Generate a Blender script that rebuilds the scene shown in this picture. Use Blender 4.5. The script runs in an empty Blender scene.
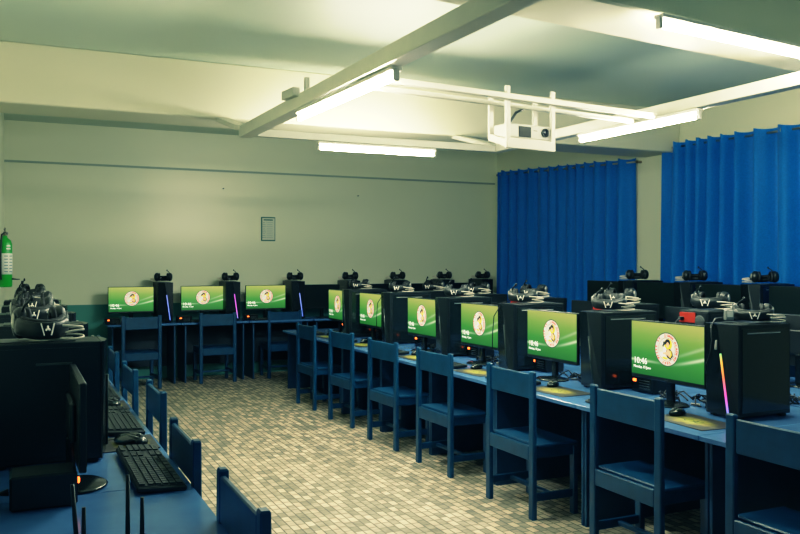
import bpy, bmesh, math, random
from mathutils import Vector, Matrix, Euler
random.seed(7)
R = math.radians
sc = bpy.context.scene
COL = sc.collection

# ---------------------------------------------------------------- materials
def mat(name, col, rough=0.5, metal=0.0, emis=None, estr=0.0, spec=0.5, noise=0.0, nscale=20.0, bump=0.0, coat=0.0, trans=0.0):
    m = bpy.data.materials.new(name); m.use_nodes = True
    nt = m.node_tree; b = nt.nodes['Principled BSDF']
    b.inputs['Base Color'].default_value = (*col, 1)
    b.inputs['Roughness'].default_value = rough
    b.inputs['Metallic'].default_value = metal
    b.inputs['Specular IOR Level'].default_value = spec
    b.inputs['Coat Weight'].default_value = coat
    if emis:
        b.inputs['Emission Color'].default_value = (*emis, 1)
        b.inputs['Emission Strength'].default_value = estr
    if noise or bump:
        tc = nt.nodes.new('ShaderNodeTexCoord')
        n = nt.nodes.new('ShaderNodeTexNoise'); n.inputs['Scale'].default_value = nscale
        n.inputs['Detail'].default_value = 5
        nt.links.new(tc.outputs['Object'], n.inputs['Vector'])
        if noise:
            r = nt.nodes.new('ShaderNodeMapRange')
            r.inputs['From Min'].default_value = 0.3; r.inputs['From Max'].default_value = 0.7
            r.inputs['To Min'].default_value = 1 - noise; r.inputs['To Max'].default_value = 1 + noise
            nt.links.new(n.outputs['Fac'], r.inputs['Value'])
            h = nt.nodes.new('ShaderNodeVectorMath'); h.operation = 'SCALE'
            h.inputs[0].default_value = col
            nt.links.new(r.outputs['Result'], h.inputs['Scale'])
            nt.links.new(h.outputs['Vector'], b.inputs['Base Color'])
        if bump:
            bp = nt.nodes.new('ShaderNodeBump'); bp.inputs['Strength'].default_value = bump
            bp.inputs['Distance'].default_value = 0.01
            nt.links.new(n.outputs['Fac'], bp.inputs['Height'])
            nt.links.new(bp.outputs['Normal'], b.inputs['Normal'])
    return m

def M_(nt, op, a, b=None, c=None):
    n = nt.nodes.new('ShaderNodeMath'); n.operation = op
    for i, v in enumerate((a, b, c)):
        if v is None: continue
        if isinstance(v, (int, float)): n.inputs[i].default_value = v
        else: nt.links.new(v, n.inputs[i])
    return n.outputs[0]

def screen_mat():
    m = bpy.data.materials.new('screen_wallpaper'); m.use_nodes = True
    nt = m.node_tree; b = nt.nodes['Principled BSDF']
    b.inputs['Base Color'].default_value = (0.005, 0.008, 0.006, 1); b.inputs['Roughness'].default_value = 0.35
    tc = nt.nodes.new('ShaderNodeTexCoord'); sp = nt.nodes.new('ShaderNodeSeparateXYZ')
    nt.links.new(tc.outputs['Generated'], sp.inputs[0]); X, Z = sp.outputs['X'], sp.outputs['Z']
    # diagonal-ish olive to green gradient
    v = M_(nt, 'ADD', Z, M_(nt, 'MULTIPLY', M_(nt, 'SUBTRACT', X, 0.5), 0.12))
    cr = nt.nodes.new('ShaderNodeValToRGB'); e = cr.color_ramp.elements
    e[0].position = 0.0; e[0].color = (0.028, 0.145, 0.024, 1)
    e[1].position = 1.0; e[1].color = (0.42, 0.44, 0.11, 1)
    a = e.new(0.38); a.color = (0.070, 0.265, 0.040, 1)
    a = e.new(0.72); a.color = (0.23, 0.355, 0.065, 1)
    nt.links.new(v, cr.inputs[0])
    def streak(z0, a1, a2, w, x0, x1):
        z = M_(nt, 'ADD', z0, M_(nt, 'ADD', M_(nt, 'MULTIPLY', X, a1), M_(nt, 'MULTIPLY', M_(nt, 'MULTIPLY', X, X), a2)))
        d = M_(nt, 'DIVIDE', M_(nt, 'SUBTRACT', Z, z), w)
        g = M_(nt, 'POWER', 2.718, M_(nt, 'MULTIPLY', M_(nt, 'MULTIPLY', d, d), -1.0))
        mr = nt.nodes.new('ShaderNodeMapRange'); mr.interpolation_type = 'SMOOTHSTEP'
        mr.inputs['From Min'].default_value = x0; mr.inputs['From Max'].default_value = x1
        nt.links.new(X, mr.inputs['Value'])
        return M_(nt, 'MULTIPLY', g, mr.outputs['Result'])
    s = M_(nt, 'MULTIPLY', streak(0.10, 0.18, 0.15, 0.028, 0.5, 1.0), 0.75)
    s = M_(nt, 'ADD', s, M_(nt, 'MULTIPLY', streak(0.05, 0.55, 0.02, 0.03, 0.45, 0.95), 0.28))
    s = M_(nt, 'ADD', s, M_(nt, 'MULTIPLY', streak(0.27, -0.02, 0.0, 0.022, 0.55, 0.1), 0.6))
    mx = nt.nodes.new('ShaderNodeMix'); mx.data_type = 'RGBA'; mx.clamp_factor = True
    nt.links.new(s, mx.inputs['Factor']); nt.links.new(cr.outputs[0], mx.inputs['A'])
    mx.inputs['B'].default_value = (0.80, 0.95, 0.62, 1)
    nt.links.new(mx.outputs['Result'], b.inputs['Emission Color']); b.inputs['Emission Strength'].default_value = 1.0
    return m

def strip_mat(name, stops, estr):
    m = bpy.data.materials.new(name); m.use_nodes = True
    nt = m.node_tree; b = nt.nodes['Principled BSDF']; b.inputs['Base Color'].default_value = (0.02, 0.02, 0.03, 1)
    tc = nt.nodes.new('ShaderNodeTexCoord'); sp = nt.nodes.new('ShaderNodeSeparateXYZ')
    nt.links.new(tc.outputs['Generated'], sp.inputs[0])
    cr = nt.nodes.new('ShaderNodeValToRGB'); e = cr.color_ramp.elements
    e[0].position, e[0].color = stops[0][0], (*stops[0][1], 1); e[1].position, e[1].color = stops[-1][0], (*stops[-1][1], 1)
    for p, c in stops[1:-1]: e.new(p).color = (*c, 1)
    nt.links.new(sp.outputs['Z'], cr.inputs[0]); nt.links.new(cr.outputs[0], b.inputs['Emission Color'])
    b.inputs['Emission Strength'].default_value = estr
    return m

def wall_mat(name, col, band=None):
    m = bpy.data.materials.new(name); m.use_nodes = True
    nt = m.node_tree; b = nt.nodes['Principled BSDF']; b.inputs['Roughness'].default_value = 0.33 if band else 0.5
    tc = nt.nodes.new('ShaderNodeTexCoord')
    n1 = nt.nodes.new('ShaderNodeTexNoise'); n1.inputs['Scale'].default_value = 0.9; n1.inputs['Detail'].default_value = 6
    n2 = nt.nodes.new('ShaderNodeTexNoise'); n2.inputs['Scale'].default_value = 45; n2.inputs['Detail'].default_value = 3
    for n in (n1, n2): nt.links.new(tc.outputs['Object'], n.inputs['Vector'])
    mx = nt.nodes.new('ShaderNodeMix'); mx.data_type = 'RGBA'
    mx.inputs['A'].default_value = (col[0]*.9, col[1]*.93, col[2]*.93, 1); mx.inputs['B'].default_value = (col[0]*1.06, col[1]*1.05, col[2]*1.03, 1)
    nt.links.new(n1.outputs['Fac'], mx.inputs['Factor'])
    out = mx.outputs['Result']
    if band:
        sp = nt.nodes.new('ShaderNodeSeparateXYZ'); nt.links.new(tc.outputs['Object'], sp.inputs[0])
        f = M_(nt, 'LESS_THAN', sp.outputs['Z'], band[0])
        m2 = nt.nodes.new('ShaderNodeMix'); m2.data_type = 'RGBA'
        nt.links.new(f, m2.inputs['Factor']); nt.links.new(out, m2.inputs['A']); m2.inputs['B'].default_value = (*band[1], 1)
        out = m2.outputs['Result']
    nt.links.new(out, b.inputs['Base Color'])
    bp = nt.nodes.new('ShaderNodeBump'); bp.inputs['Strength'].default_value = 0.05; bp.inputs['Distance'].default_value = 0.005
    nt.links.new(n2.outputs['Fac'], bp.inputs['Height']); nt.links.new(bp.outputs['Normal'], b.inputs['Normal'])
    return m

def floor_mat():
    m = bpy.data.materials.new('mosaic_vinyl'); m.use_nodes = True
    nt = m.node_tree; b = nt.nodes['Principled BSDF']; b.inputs['Roughness'].default_value = 0.55
    tc = nt.nodes.new('ShaderNodeTexCoord')
    br = nt.nodes.new('ShaderNodeTexBrick'); br.offset = 0.37; br.offset_frequency = 3
    br.inputs['Scale'].default_value = 1.0; br.inputs['Brick Width'].default_value = 0.085; br.inputs['Row Height'].default_value = 0.05
    br.inputs['Mortar Size'].default_value = 0.005; br.inputs['Mortar Smooth'].default_value = 0.3
    br.inputs['Color1'].default_value = (0.86, 0.66, 0.44, 1); br.inputs['Color2'].default_value = (0.27, 0.235, 0.165, 1)
    br.inputs['Mortar'].default_value = (0.11, 0.10, 0.07, 1); br.inputs['Bias'].default_value = 0.12
    mp = nt.nodes.new('ShaderNodeMapping'); mp.inputs['Rotation'].default_value = (0, 0, R(90))
    nt.links.new(tc.outputs['Object'], mp.inputs['Vector']); nt.links.new(mp.outputs[0], br.inputs['Vector'])
    n = nt.nodes.new('ShaderNodeTexNoise'); n.inputs['Scale'].default_value = 18; n.inputs['Detail'].default_value = 4
    nt.links.new(tc.outputs['Object'], n.inputs['Vector'])
    mx = nt.nodes.new('ShaderNodeMix'); mx.data_type = 'RGBA'; mx.blend_type = 'OVERLAY'; mx.inputs['Factor'].default_value = 0.7
    nt.links.new(br.outputs['Color'], mx.inputs['A']); nt.links.new(n.outputs['Fac'], mx.inputs['B'])
    hs = nt.nodes.new('ShaderNodeHueSaturation'); hs.inputs['Saturation'].default_value = 0.8
    nt.links.new(mx.outputs['Result'], hs.inputs['Color']); nt.links.new(hs.outputs[0], b.inputs['Base Color'])
    return m

def pad_mat():
    m = bpy.data.materials.new('mouse_pad_print'); m.use_nodes = True
    nt = m.node_tree; b = nt.nodes['Principled BSDF']; b.inputs['Roughness'].default_value = 0.6
    tc = nt.nodes.new('ShaderNodeTexCoord'); sp = nt.nodes.new('ShaderNodeSeparateXYZ')
    nt.links.new(tc.outputs['Generated'], sp.inputs[0])
    dx = M_(nt, 'MULTIPLY', M_(nt, 'SUBTRACT', sp.outputs['X'], 0.5), 1.0); dy = M_(nt, 'MULTIPLY', M_(nt, 'SUBTRACT', sp.outputs['Y'], 0.45), 1.15)
    d = M_(nt, 'SQRT', M_(nt, 'ADD', M_(nt, 'MULTIPLY', dx, dx), M_(nt, 'MULTIPLY', dy, dy)))
    n = nt.nodes.new('ShaderNodeTexNoise'); n.inputs['Scale'].default_value = 9
    nt.links.new(tc.outputs['Generated'], n.inputs['Vector'])
    d2 = M_(nt, 'ADD', d, M_(nt, 'MULTIPLY', M_(nt, 'SUBTRACT', n.outputs['Fac'], 0.5), 0.3))
    cr = nt.nodes.new('ShaderNodeValToRGB'); e = cr.color_ramp.elements
    e[0].position = 0.08; e[0].color = (0.38, 0.42, 0.045, 1); e[1].position = 0.42; e[1].color = (0.025, 0.022, 0.02, 1)
    e.new(0.27).color = (0.20, 0.17, 0.03, 1)
    nt.links.new(d2, cr.inputs[0]); nt.links.new(cr.outputs[0], b.inputs['Base Color'])
    return m

def curtain_mat():
    m = mat('blue_curtain', (0.001, 0.135, 0.52), 0.6, noise=0.12, nscale=60, spec=0.2)
    b = m.node_tree.nodes['Principled BSDF']; b.inputs['Sheen Weight'].default_value = 0.15
    return m

GLOW = 240.0
MT = dict(
    wall=wall_mat('wall_paint', (0.70, 0.70, 0.54)),
    wall_back=wall_mat('wall_paint_back', (0.76, 0.78, 0.61), (0.975, (0.075, 0.26, 0.23))),
    ceil=wall_mat('ceiling_paint', (0.54, 0.61, 0.54)),
    beam=wall_mat('beam_paint', (0.64, 0.63, 0.50)),
    floor=floor_mat(),
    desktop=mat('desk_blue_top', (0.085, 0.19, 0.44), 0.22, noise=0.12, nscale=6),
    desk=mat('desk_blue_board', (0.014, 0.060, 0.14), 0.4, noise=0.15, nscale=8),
    deskshade=mat('desk_board_shade', (0.008, 0.022, 0.04), 0.5, noise=0.15, nscale=8),  # board colour darkened to paint in the shade under the desks
    chair=mat('chair_blue_paint', (0.006, 0.056, 0.138), 0.38, noise=0.18, nscale=12),
    black=mat('black_plastic', (0.010, 0.013, 0.014), 0.42, noise=0.1, nscale=50),
    case=mat('black_steel', (0.009, 0.013, 0.015), 0.38, noise=0.15, nscale=90),
    glass=mat('smoked_side_glass', (0.010, 0.016, 0.018), 0.16, coat=0.3),
    gloss=mat('gloss_black', (0.007, 0.010, 0.011), 0.2),
    grey=mat('dark_grey_plastic', (0.06, 0.065, 0.065), 0.4),
    keyc=mat('key_caps', (0.028, 0.032, 0.032), 0.5),
    silver=mat('silver_grey', (0.35, 0.35, 0.33), 0.35, metal=0.4),
    white=mat('white_mark', (0.85, 0.80, 0.72), 0.5, emis=(0.9, 0.85, 0.75), estr=0.12),  # white paint with a faint glow put in; the marks are no lamps
    cable=mat('pale_cable', (0.72, 0.66, 0.56), 0.5),
    cableb=mat('black_cable', (0.012, 0.013, 0.014), 0.45),
    fleece=mat('ear_pad_leather', (0.012, 0.012, 0.013), 0.7),
    red=mat('red_power_supply', (0.42, 0.03, 0.015), 0.4, emis=(0.5, 0.03, 0.01), estr=0.03),  # faint red glow put into the casing colour, though it is no lamp
    led=mat('orange_led', (0.9, 0.2, 0.05), 0.4, emis=(1.0, 0.13, 0.02), estr=5.0),
    magenta=mat('red_reflection_glow', (0.02, 0.005, 0.01), 0.4, emis=(0.55, 0.01, 0.10), estr=0.32),  # painted glow for the indicator light's reflection in side glass; assigned nowhere
    screen=screen_mat(),
    off=mat('dark_screen', (0.006, 0.012, 0.012), 0.28),
    ui=mat('screen_text', (0.9, 0.9, 0.9), 0.5, emis=(1, 1, 0.95), estr=1.1),
    e_white=mat('emblem_white', (0.5, 0.5, 0.5), 0.5, emis=(0.90, 0.82, 0.68), estr=0.72),
    e_dark=mat('emblem_outline', (0.02, 0.02, 0.02), 0.5, emis=(0.05, 0.09, 0.06), estr=0.8),
    e_red=mat('emblem_red', (0.5, 0.02, 0.01), 0.5, emis=(0.85, 0.05, 0.03), estr=1.0),
    e_yel=mat('emblem_yellow', (0.5, 0.4, 0.02), 0.5, emis=(0.92, 0.66, 0.02), estr=1.0),
    e_skin=mat('emblem_skin', (0.5, 0.3, 0.2), 0.5, emis=(0.85, 0.42, 0.22), estr=1.0),
    e_blk=mat('emblem_black', (0.01, 0.01, 0.01), 0.5, emis=(0.02, 0.02, 0.02), estr=0.6),
    e_lamb=mat('emblem_lamb', (0.5, 0.5, 0.5), 0.5, emis=(0.80, 0.84, 1.0), estr=0.95),
    e_tint=mat('emblem_tint', (0.5, 0.5, 0.4), 0.5, emis=(0.62, 0.66, 0.42), estr=0.9),
    pad=pad_mat(),
    padtxt=mat('pad_lettering', (0.03, 0.05, 0.01), 0.6),
    strip_off=mat('strip_unlit', (0.03, 0.04, 0.035), 0.3),
    strip_rgb=strip_mat('strip_rainbow', [(0.0, (0.18, 0.25, 1.0)), (0.12, (0.45, 0.15, 1.0)), (0.3, (1.0, 0.08, 0.55)), (0.6, (1.0, 0.16, 0.05)), (0.85, (1.0, 0.40, 0.03)), (1.0, (0.15, 0.6, 0.15))], 1.6),
    strip_blue=strip_mat('strip_blue', [(0.0, (0.16, 0.22, 1.0)), (1.0, (0.28, 0.30, 1.0))], 1.8),
    strip_pink=strip_mat('strip_pink', [(0.0, (0.30, 0.25, 1.0)), (0.35, (0.85, 0.15, 0.9)), (1.0, (0.75, 0.12, 0.85))], 1.8),
    frame=mat('frame_white_steel', (0.62, 0.61, 0.53), 0.4, noise=0.06, nscale=5),
    tube=mat('lit_tube', (0.9, 0.9, 0.9), 0.4, emis=(1.0, 0.94, 0.78), estr=GLOW),
    tube_strong=mat('lit_tube_strong', (0.9, 0.9, 0.9), 0.4, emis=(1.0, 0.94, 0.78), estr=GLOW*1.75),
    tube_soft=mat('lit_tube_soft', (0.9, 0.9, 0.9), 0.4, emis=(1.0, 0.94, 0.78), estr=GLOW*0.75),
    tubecap=mat('tube_cap', (0.5, 0.5, 0.45), 0.4, metal=0.3),
    batten=mat('batten_white', (0.72, 0.71, 0.64), 0.4),
    proj=mat('projector_white', (0.50, 0.50, 0.46), 0.4),
    cage=mat('cage_white', (0.60, 0.58, 0.52), 0.4),
    lens=mat('lens_glass', (0.01, 0.012, 0.02), 0.08),
    curtain=curtain_mat(),
    rod=mat('curtain_rod_steel', (0.35, 0.30, 0.24), 0.3, metal=0.9),
    green=mat('green_cylinder', (0.015, 0.30, 0.03), 0.3),
    lab=mat('label_white', (0.65, 0.68, 0.66), 0.5),
    labtxt=mat('label_print', (0.15, 0.25, 0.28), 0.5),
    paper=mat('notice_paper', (0.62, 0.66, 0.55), 0.6),
    ink=mat('notice_ink', (0.03, 0.13, 0.11), 0.6),
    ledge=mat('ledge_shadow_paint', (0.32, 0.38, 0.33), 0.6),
)

# ---------------------------------------------------------------- mesh builder
class B:
    def __init__(s): s.bm = bmesh.new(); s.mats = []
    def mi(s, m):
        if m not in s.mats: s.mats.append(m)
        return s.mats.index(m)
    def _fin(s, faces, m, smooth=False):
        i = s.mi(m)
        for f in faces: f.material_index = i; f.smooth = smooth
    def box(s, c, d, m, bev=0.0, rot=None, seg=1):
        r = bmesh.ops.create_cube(s.bm, size=1.0); vs = r['verts']
        for v in vs: v.co = Vector((v.co.x*d[0], v.co.y*d[1], v.co.z*d[2]))
        fs = set(f for v in vs for f in v.link_faces)
        if bev:
            es = list(set(e for v in vs for e in v.link_edges))
            rr = bmesh.ops.bevel(s.bm, geom=es, offset=bev, segments=seg, affect='EDGES', profile=0.6)
            fs = set(f for f in fs if f.is_valid) | set(rr['faces'])
        vs = set(v for f in fs for v in f.verts)
        Mx = Matrix.Translation(c) @ ((rot.to_matrix().to_4x4() if isinstance(rot, Euler) else rot) if rot else Matrix())
        for v in vs: v.co = Mx @ v.co
        s._fin(fs, m); return s
    def bar(s, p0, p1, w, h, m, bev=0.0):
        p0, p1 = Vector(p0), Vector(p1); d = p1 - p0
        L = d.length; ang = math.atan2(d.y, d.x); el = math.asin(d.z / L)
        return s.box((p0+p1)/2, (L, w, h), m, bev, Euler((0, -el, ang)))
    def tube(s, pts, r, m, seg=8, closed=False, caps=True, flat=None):
        pts = [Vector(p) for p in pts]; n = len(pts); rings = []
        up = Vector((0, 0, 1)); prev = None
        for i, p in enumerate(pts):
            a = pts[i-1] if (i > 0 or closed) else p; b = pts[(i+1) % n] if (i < n-1 or closed) else p
            t = (b - a).normalized()
            if prev is None:
                x = t.cross(up)
                if x.length < 0.1: x = t.cross(Vector((1, 0, 0)))
            else:
                x = prev - t * prev.dot(t)
            x.normalize(); prev = x; y = t.cross(x)
            rr = r[i] if isinstance(r, (list, tuple)) else r
            fx, fy = flat if flat else (1, 1)
            rings.append([s.bm.verts.new(p + x*rr*fx*math.cos(2*math.pi*k/seg) + y*rr*fy*math.sin(2*math.pi*k/seg)) for k in range(seg)])
        fs = []
        for i in range(n if closed else n-1):
            A, C = rings[i], rings[(i+1) % n]
            for k in range(seg):
                fs.append(s.bm.faces.new((A[k], A[(k+1) % seg], C[(k+1) % seg], C[k])))
        s._fin(fs, m, True)
        if caps and not closed:
            s._fin([s.bm.faces.new(rings[0][::-1]), s.bm.faces.new(rings[-1])], m)
        return s
    def cyl(s, p0, p1, r0, m, r1=None, seg=16):
        return s.tube([p0, p1], [r0, r0 if r1 is None else r1], m, seg)
    def lathe(s, prof, m, c=(0, 0, 0), seg=20, M=None, sx=1, sy=1):
        Mx = M if M else Matrix(); rings = []; fs = []
        for (r, z) in prof:
            rings.append([s.bm.verts.new(Vector(c) + Mx @ Vector((max(r, 1e-4)*sx*math.cos(2*math.pi*k/seg), max(r, 1e-4)*sy*math.sin(2*math.pi*k/seg), z))) for k in range(seg)])
        for A, C in zip(rings, rings[1:]):
            for k in range(seg): fs.append(s.bm.faces.new((A[k], A[(k+1) % seg], C[(k+1) % seg], C[k])))
        fs.append(s.bm.faces.new(rings[0][::-1])); fs.append(s.bm.faces.new(rings[-1]))
        s._fin(fs, m, True); return s
    def ball(s, c, d, m, M=None, seg=16):
        r = bmesh.ops.create_uvsphere(s.bm, u_segments=seg, v_segments=max(6, seg*2//3), radius=1.0)
        Mx = Matrix.Translation(c) @ (M if M else Matrix()) @ Matrix.Diagonal((*d, 1))
        for v in r['verts']: v.co = Mx @ v.co
        s._fin(set(f for v in r['verts'] for f in v.link_faces), m, True); return s
    def poly(s, pts, m):
        f = s.bm.faces.new([s.bm.verts.new(p) for p in pts]); s._fin([f], m); return s
    def mesh(s, name='m'):
        bmesh.ops.recalc_face_normals(s.bm, faces=s.bm.faces[:])
        me = bpy.data.meshes.new(name); s.bm.to_mesh(me); s.bm.free()
        for m in s.mats: me.materials.append(m)
        return me
    def build(s, name, parent=None, loc=(0, 0, 0), rot=None):
        o = bpy.data.objects.new(name, s.mesh(name)); COL.objects.link(o)
        o.location = loc
        if rot: o.rotation_euler = rot
        if parent: o.parent = parent
        return o
    def flat(s, name, parent=None):           # no normal recalculation (flat, one-sided art)
        me = bpy.data.meshes.new(name); s.bm.to_mesh(me); s.bm.free()
        for m in s.mats: me.materials.append(m)
        o = bpy.data.objects.new(name, me); COL.objects.link(o); o.parent = parent
        return o

def empty(name, loc=(0, 0, 0), rz=0.0):
    o = bpy.data.objects.new(name, None); COL.objects.link(o); o.empty_display_size = 0.1
    o.location = loc; o.rotation_euler = (0, 0, rz); return o
def tag(o, label=None, cat=None, group=None, kind=None):
    if label: o['label'] = label
    if cat: o['category'] = cat
    if group: o['group'] = group
    if kind: o['kind'] = kind
    return o
def copy_tree(o, parent=None):
    c = o.copy(); COL.objects.link(c); c.parent = parent
    for ch in list(o.children): copy_tree(ch, c)
    return c
class Proto:
    def __init__(s, make, cat): s.o = make(); s.cat = cat; s.used = False
    def put(s, loc, rz, label, group, scale=(1, 1, 1)):
        o = s.o if not s.used else copy_tree(s.o)
        s.used = True; s.last = o
        o.location = loc; o.rotation_euler = (0, 0, rz); o.scale = scale
        return tag(o, label, s.cat, group)
def child(o, stem):
    for c in o.children:
        if c.name.split('.')[0] == stem: return c
def glyphs(text, size):
    cu = bpy.data.curves.new('t', 'FONT'); cu.body = text; cu.size = size; cu.align_x = 'LEFT'; cu.resolution_u = 2
    ob = bpy.data.objects.new('t', cu); COL.objects.link(ob)
    dg = bpy.context.evaluated_depsgraph_get()
    me = bpy.data.meshes.new_from_object(ob.evaluated_get(dg))
    vs = [v.co.copy() for v in me.vertices]; fs = [list(p.vertices) for p in me.polygons]
    bpy.data.objects.remove(ob); bpy.data.curves.remove(cu); bpy.data.meshes.remove(me)
    return vs, fs
def add_text(b, text, size, fn, m, bold=0.0):
    vs, fs = glyphs(text, size)
    if not vs: return
    for dx in ((0,) if not bold else (-bold, 0, bold)):
        vv = [b.bm.verts.new(fn(v.x + dx, v.y)) for v in vs]
        for f in fs:
            try: b._fin([b.bm.faces.new([vv[i] for i in f])], m)
            except ValueError: pass

# ---------------------------------------------------------------- the setting
XW, YW, XL, ZC = 6.8, 11.0, -0.15, 3.23
def struct(name, b):
    return tag(b.build(name), kind='structure')
struct('floor', B().box((2.7, 5.0, -0.05), (8.4, 12.4, 0.1), MT['floor']))
struct('ceiling', B().box((2.7, 5.0, ZC+0.05), (8.4, 12.4, 0.1), MT['ceil']))
struct('wall_back', B().box((3.3, YW+0.06, 1.61), (7.2, 0.12, 3.24), MT['wall_back']))
struct('wall_left', B().box((XL-0.06, 6.75, 1.61), (0.12, 8.5, 3.24), MT['wall_back']))
struct('wall_right', B().box((XW+0.06, 5.0, 1.61), (0.12, 12.3, 3.24), MT['wall']))
struct('trim_1', B().box((3.3, 7.34, 2.99), (6.98, 0.52, 0.48), MT['beam'], 0.01))               # far ceiling beam
nb = B().box((0, 0, 0), (7.4, 0.40, 0.48), MT['beam'], 0.01, Euler((0, 0, R(6.0))))
o = struct('trim_2', nb); o.location = (3.10, 3.41, 2.99)                                           # near ceiling beam
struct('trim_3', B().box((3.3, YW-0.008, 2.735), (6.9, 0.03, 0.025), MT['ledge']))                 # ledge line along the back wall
struct('trim_4', B().box((XW-0.02, 7.55, 1.61), (0.06, 0.50, 3.2), MT['wall'], 0.008))              # flat pillar between the curtains

# ---------------------------------------------------------------- prototypes (front faces local -y)
def mk_monitor(lit):
    t = empty('computer_monitor')
    W, H, z0, dep = 0.58, 0.338, 0.128, 0.02
    b = B().box((0, 0.012, z0+H/2), (W, 0.024, H), MT['black'], 0.004)
    b.box((0, 0.034, z0+H/2-0.01), (W*0.5, 0.02, H*0.5), MT['black'], 0.012)
    b.build('housing', t)
    sw, sh, sz = W-0.014, H-0.030, z0+0.022
    s = B().box((0, -0.0008, sz+sh/2), (sw, 0.0012, sh), MT['screen'] if lit else MT['off']).build('screen', t)
    B().box((0, -0.0008, z0+0.010), (0.03, 0.001, 0.004), MT['grey']).build('maker_mark', t)
    if lit:
        E = B(); cx, cz, y0 = 0.008, sz+sh*0.53, -0.0022
        def disc(r, k, m, n=40, sx=1, sz_=1, ox=0, oz=0, a=0):
            pts = []
            for i in range(n):
                th = 2*math.pi*i/n; px, pz = r*sx*math.cos(th), r*sz_*math.sin(th)
                pts.append((cx+ox+px*math.cos(a)-pz*math.sin(a), y0-k*0.00035, cz+oz+px*math.sin(a)+pz*math.cos(a)))
            E.poly(pts, m)
        def pg(pts, k, m): E.poly([(cx+x, y0-k*0.00035, cz+z) for x, z in pts], m)
        Rr = 0.096
        disc(Rr, 0, MT['e_dark']); disc(Rr*0.94, 1, MT['e_white']); disc(Rr*0.69, 2, MT['e_dark']); disc(Rr*0.665, 3, MT['e_white'])
        pg([(-.058, .02), (-.02, .02), (-.01, -.03), (-.058, -.02)], 4, MT['e_tint'])
        disc(0.031, 5, MT['e_yel'], 24, ox=.012, oz=.030)                       # halo
        pg([(.0, .0), (.028, .006), (.046, -.012), (.05, -.035), (.03, -.055), (.005, -.045), (-.008, -.02)], 6, MT['e_blk'])   # hair/back shadow
        pg([(.026, -.004), (.036, -.006), (.041, -.028), (.03, -.044), (.02, -.040), (.030, -.02)], 7, MT['e_yel'])   # robe
        pg([(-.036, -.046), (-.02, -.041), (.012, -.05), (.004, -.057), (-.02, -.055)], 7, MT['e_yel'])
        disc(0.017, 6, MT['e_blk'], 20, 1.25, 1.15, .008, .040)                    # hair
        disc(0.012, 7, MT['e_skin'], 18, 0.9, 1.3, .009, .026)                     # face
        disc(0.019, 8, MT['e_skin'], 18, 0.75, 1.1, .016, -.018, a=.4)             # shoulder
        pg([(-.03, -.028), (.012, -.03), (.022, -.02), (.004, -.012), (-.03, -.02)], 9, MT['e_skin'])   # arm
        disc(0.012, 8, MT['e_lamb'], 18, 0.85, 1.4, -.014, -.004); disc(0.016, 8, MT['e_lamb'], 18, 1.3, 0.7, -.034, -.028)
        disc(0.010, 9, MT['e_blk'], 14, 0.9, 1.1, -.018, .034); disc(0.006, 9, MT['e_blk'], 12, 1, 1.2, -.026, .020)
        rt = Rr*0.755
        def ring(txt, a0, a1, flip=False):
            n = len(txt)
            for i, ch in enumerate(txt):
                if ch == ' ': continue
                a = a0 + (a1-a0)*i/max(1, n-1)
                rr = rt if not flip else Rr*0.885
                def fn(x, y, a=a, rr=rr):
                    x -= 0.0048
                    if flip:
                        t_ = Vector((-math.sin(a), math.cos(a))); up = Vector((-math.cos(a), -math.sin(a)))
                    else:
                        t_ = Vector((math.sin(a), -math.cos(a))); up = Vector((math.cos(a), math.sin(a)))
                    p = Vector((math.cos(a), math.sin(a)))*rr + t_*x + up*y
                    return (cx+p.x, y0-0.0030, cz+p.y)
                add_text(E, ch, 0.0205, fn, MT['e_red'], 0.0018)
        ring('VILLE ST. JOHN ACADEMY', R(222), R(-42)); ring('1995', R(250), R(290), True)
        E.flat('emblem', s)
        T = B()
        def put(x0, z0_): return lambda x, y: (x0+x, -0.0025, z0_+y)
        add_text(T, '10:46', 0.052, put(-sw/2+0.018, sz+0.062), MT['ui'])
        add_text(T, 'Monday, 15 June', 0.0215, put(-sw/2+0.018, sz+0.036), MT['ui'], 0.0006)
        T.flat('clock_text', s)
    b = B().box((0, 0.035, 0.11), (0.05, 0.03, 0.20), MT['gloss'], 0.006); b.build('stand', t)
    B().lathe([(0.001, 0.0), (0.125, 0.0), (0.13, 0.004), (0.12, 0.010), (0.03, 0.016), (0.001, 0.018)], MT['gloss'], (0, 0.012, 0.001), 28, None, 1.0, 0.8).build('base', t)
    return t

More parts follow.
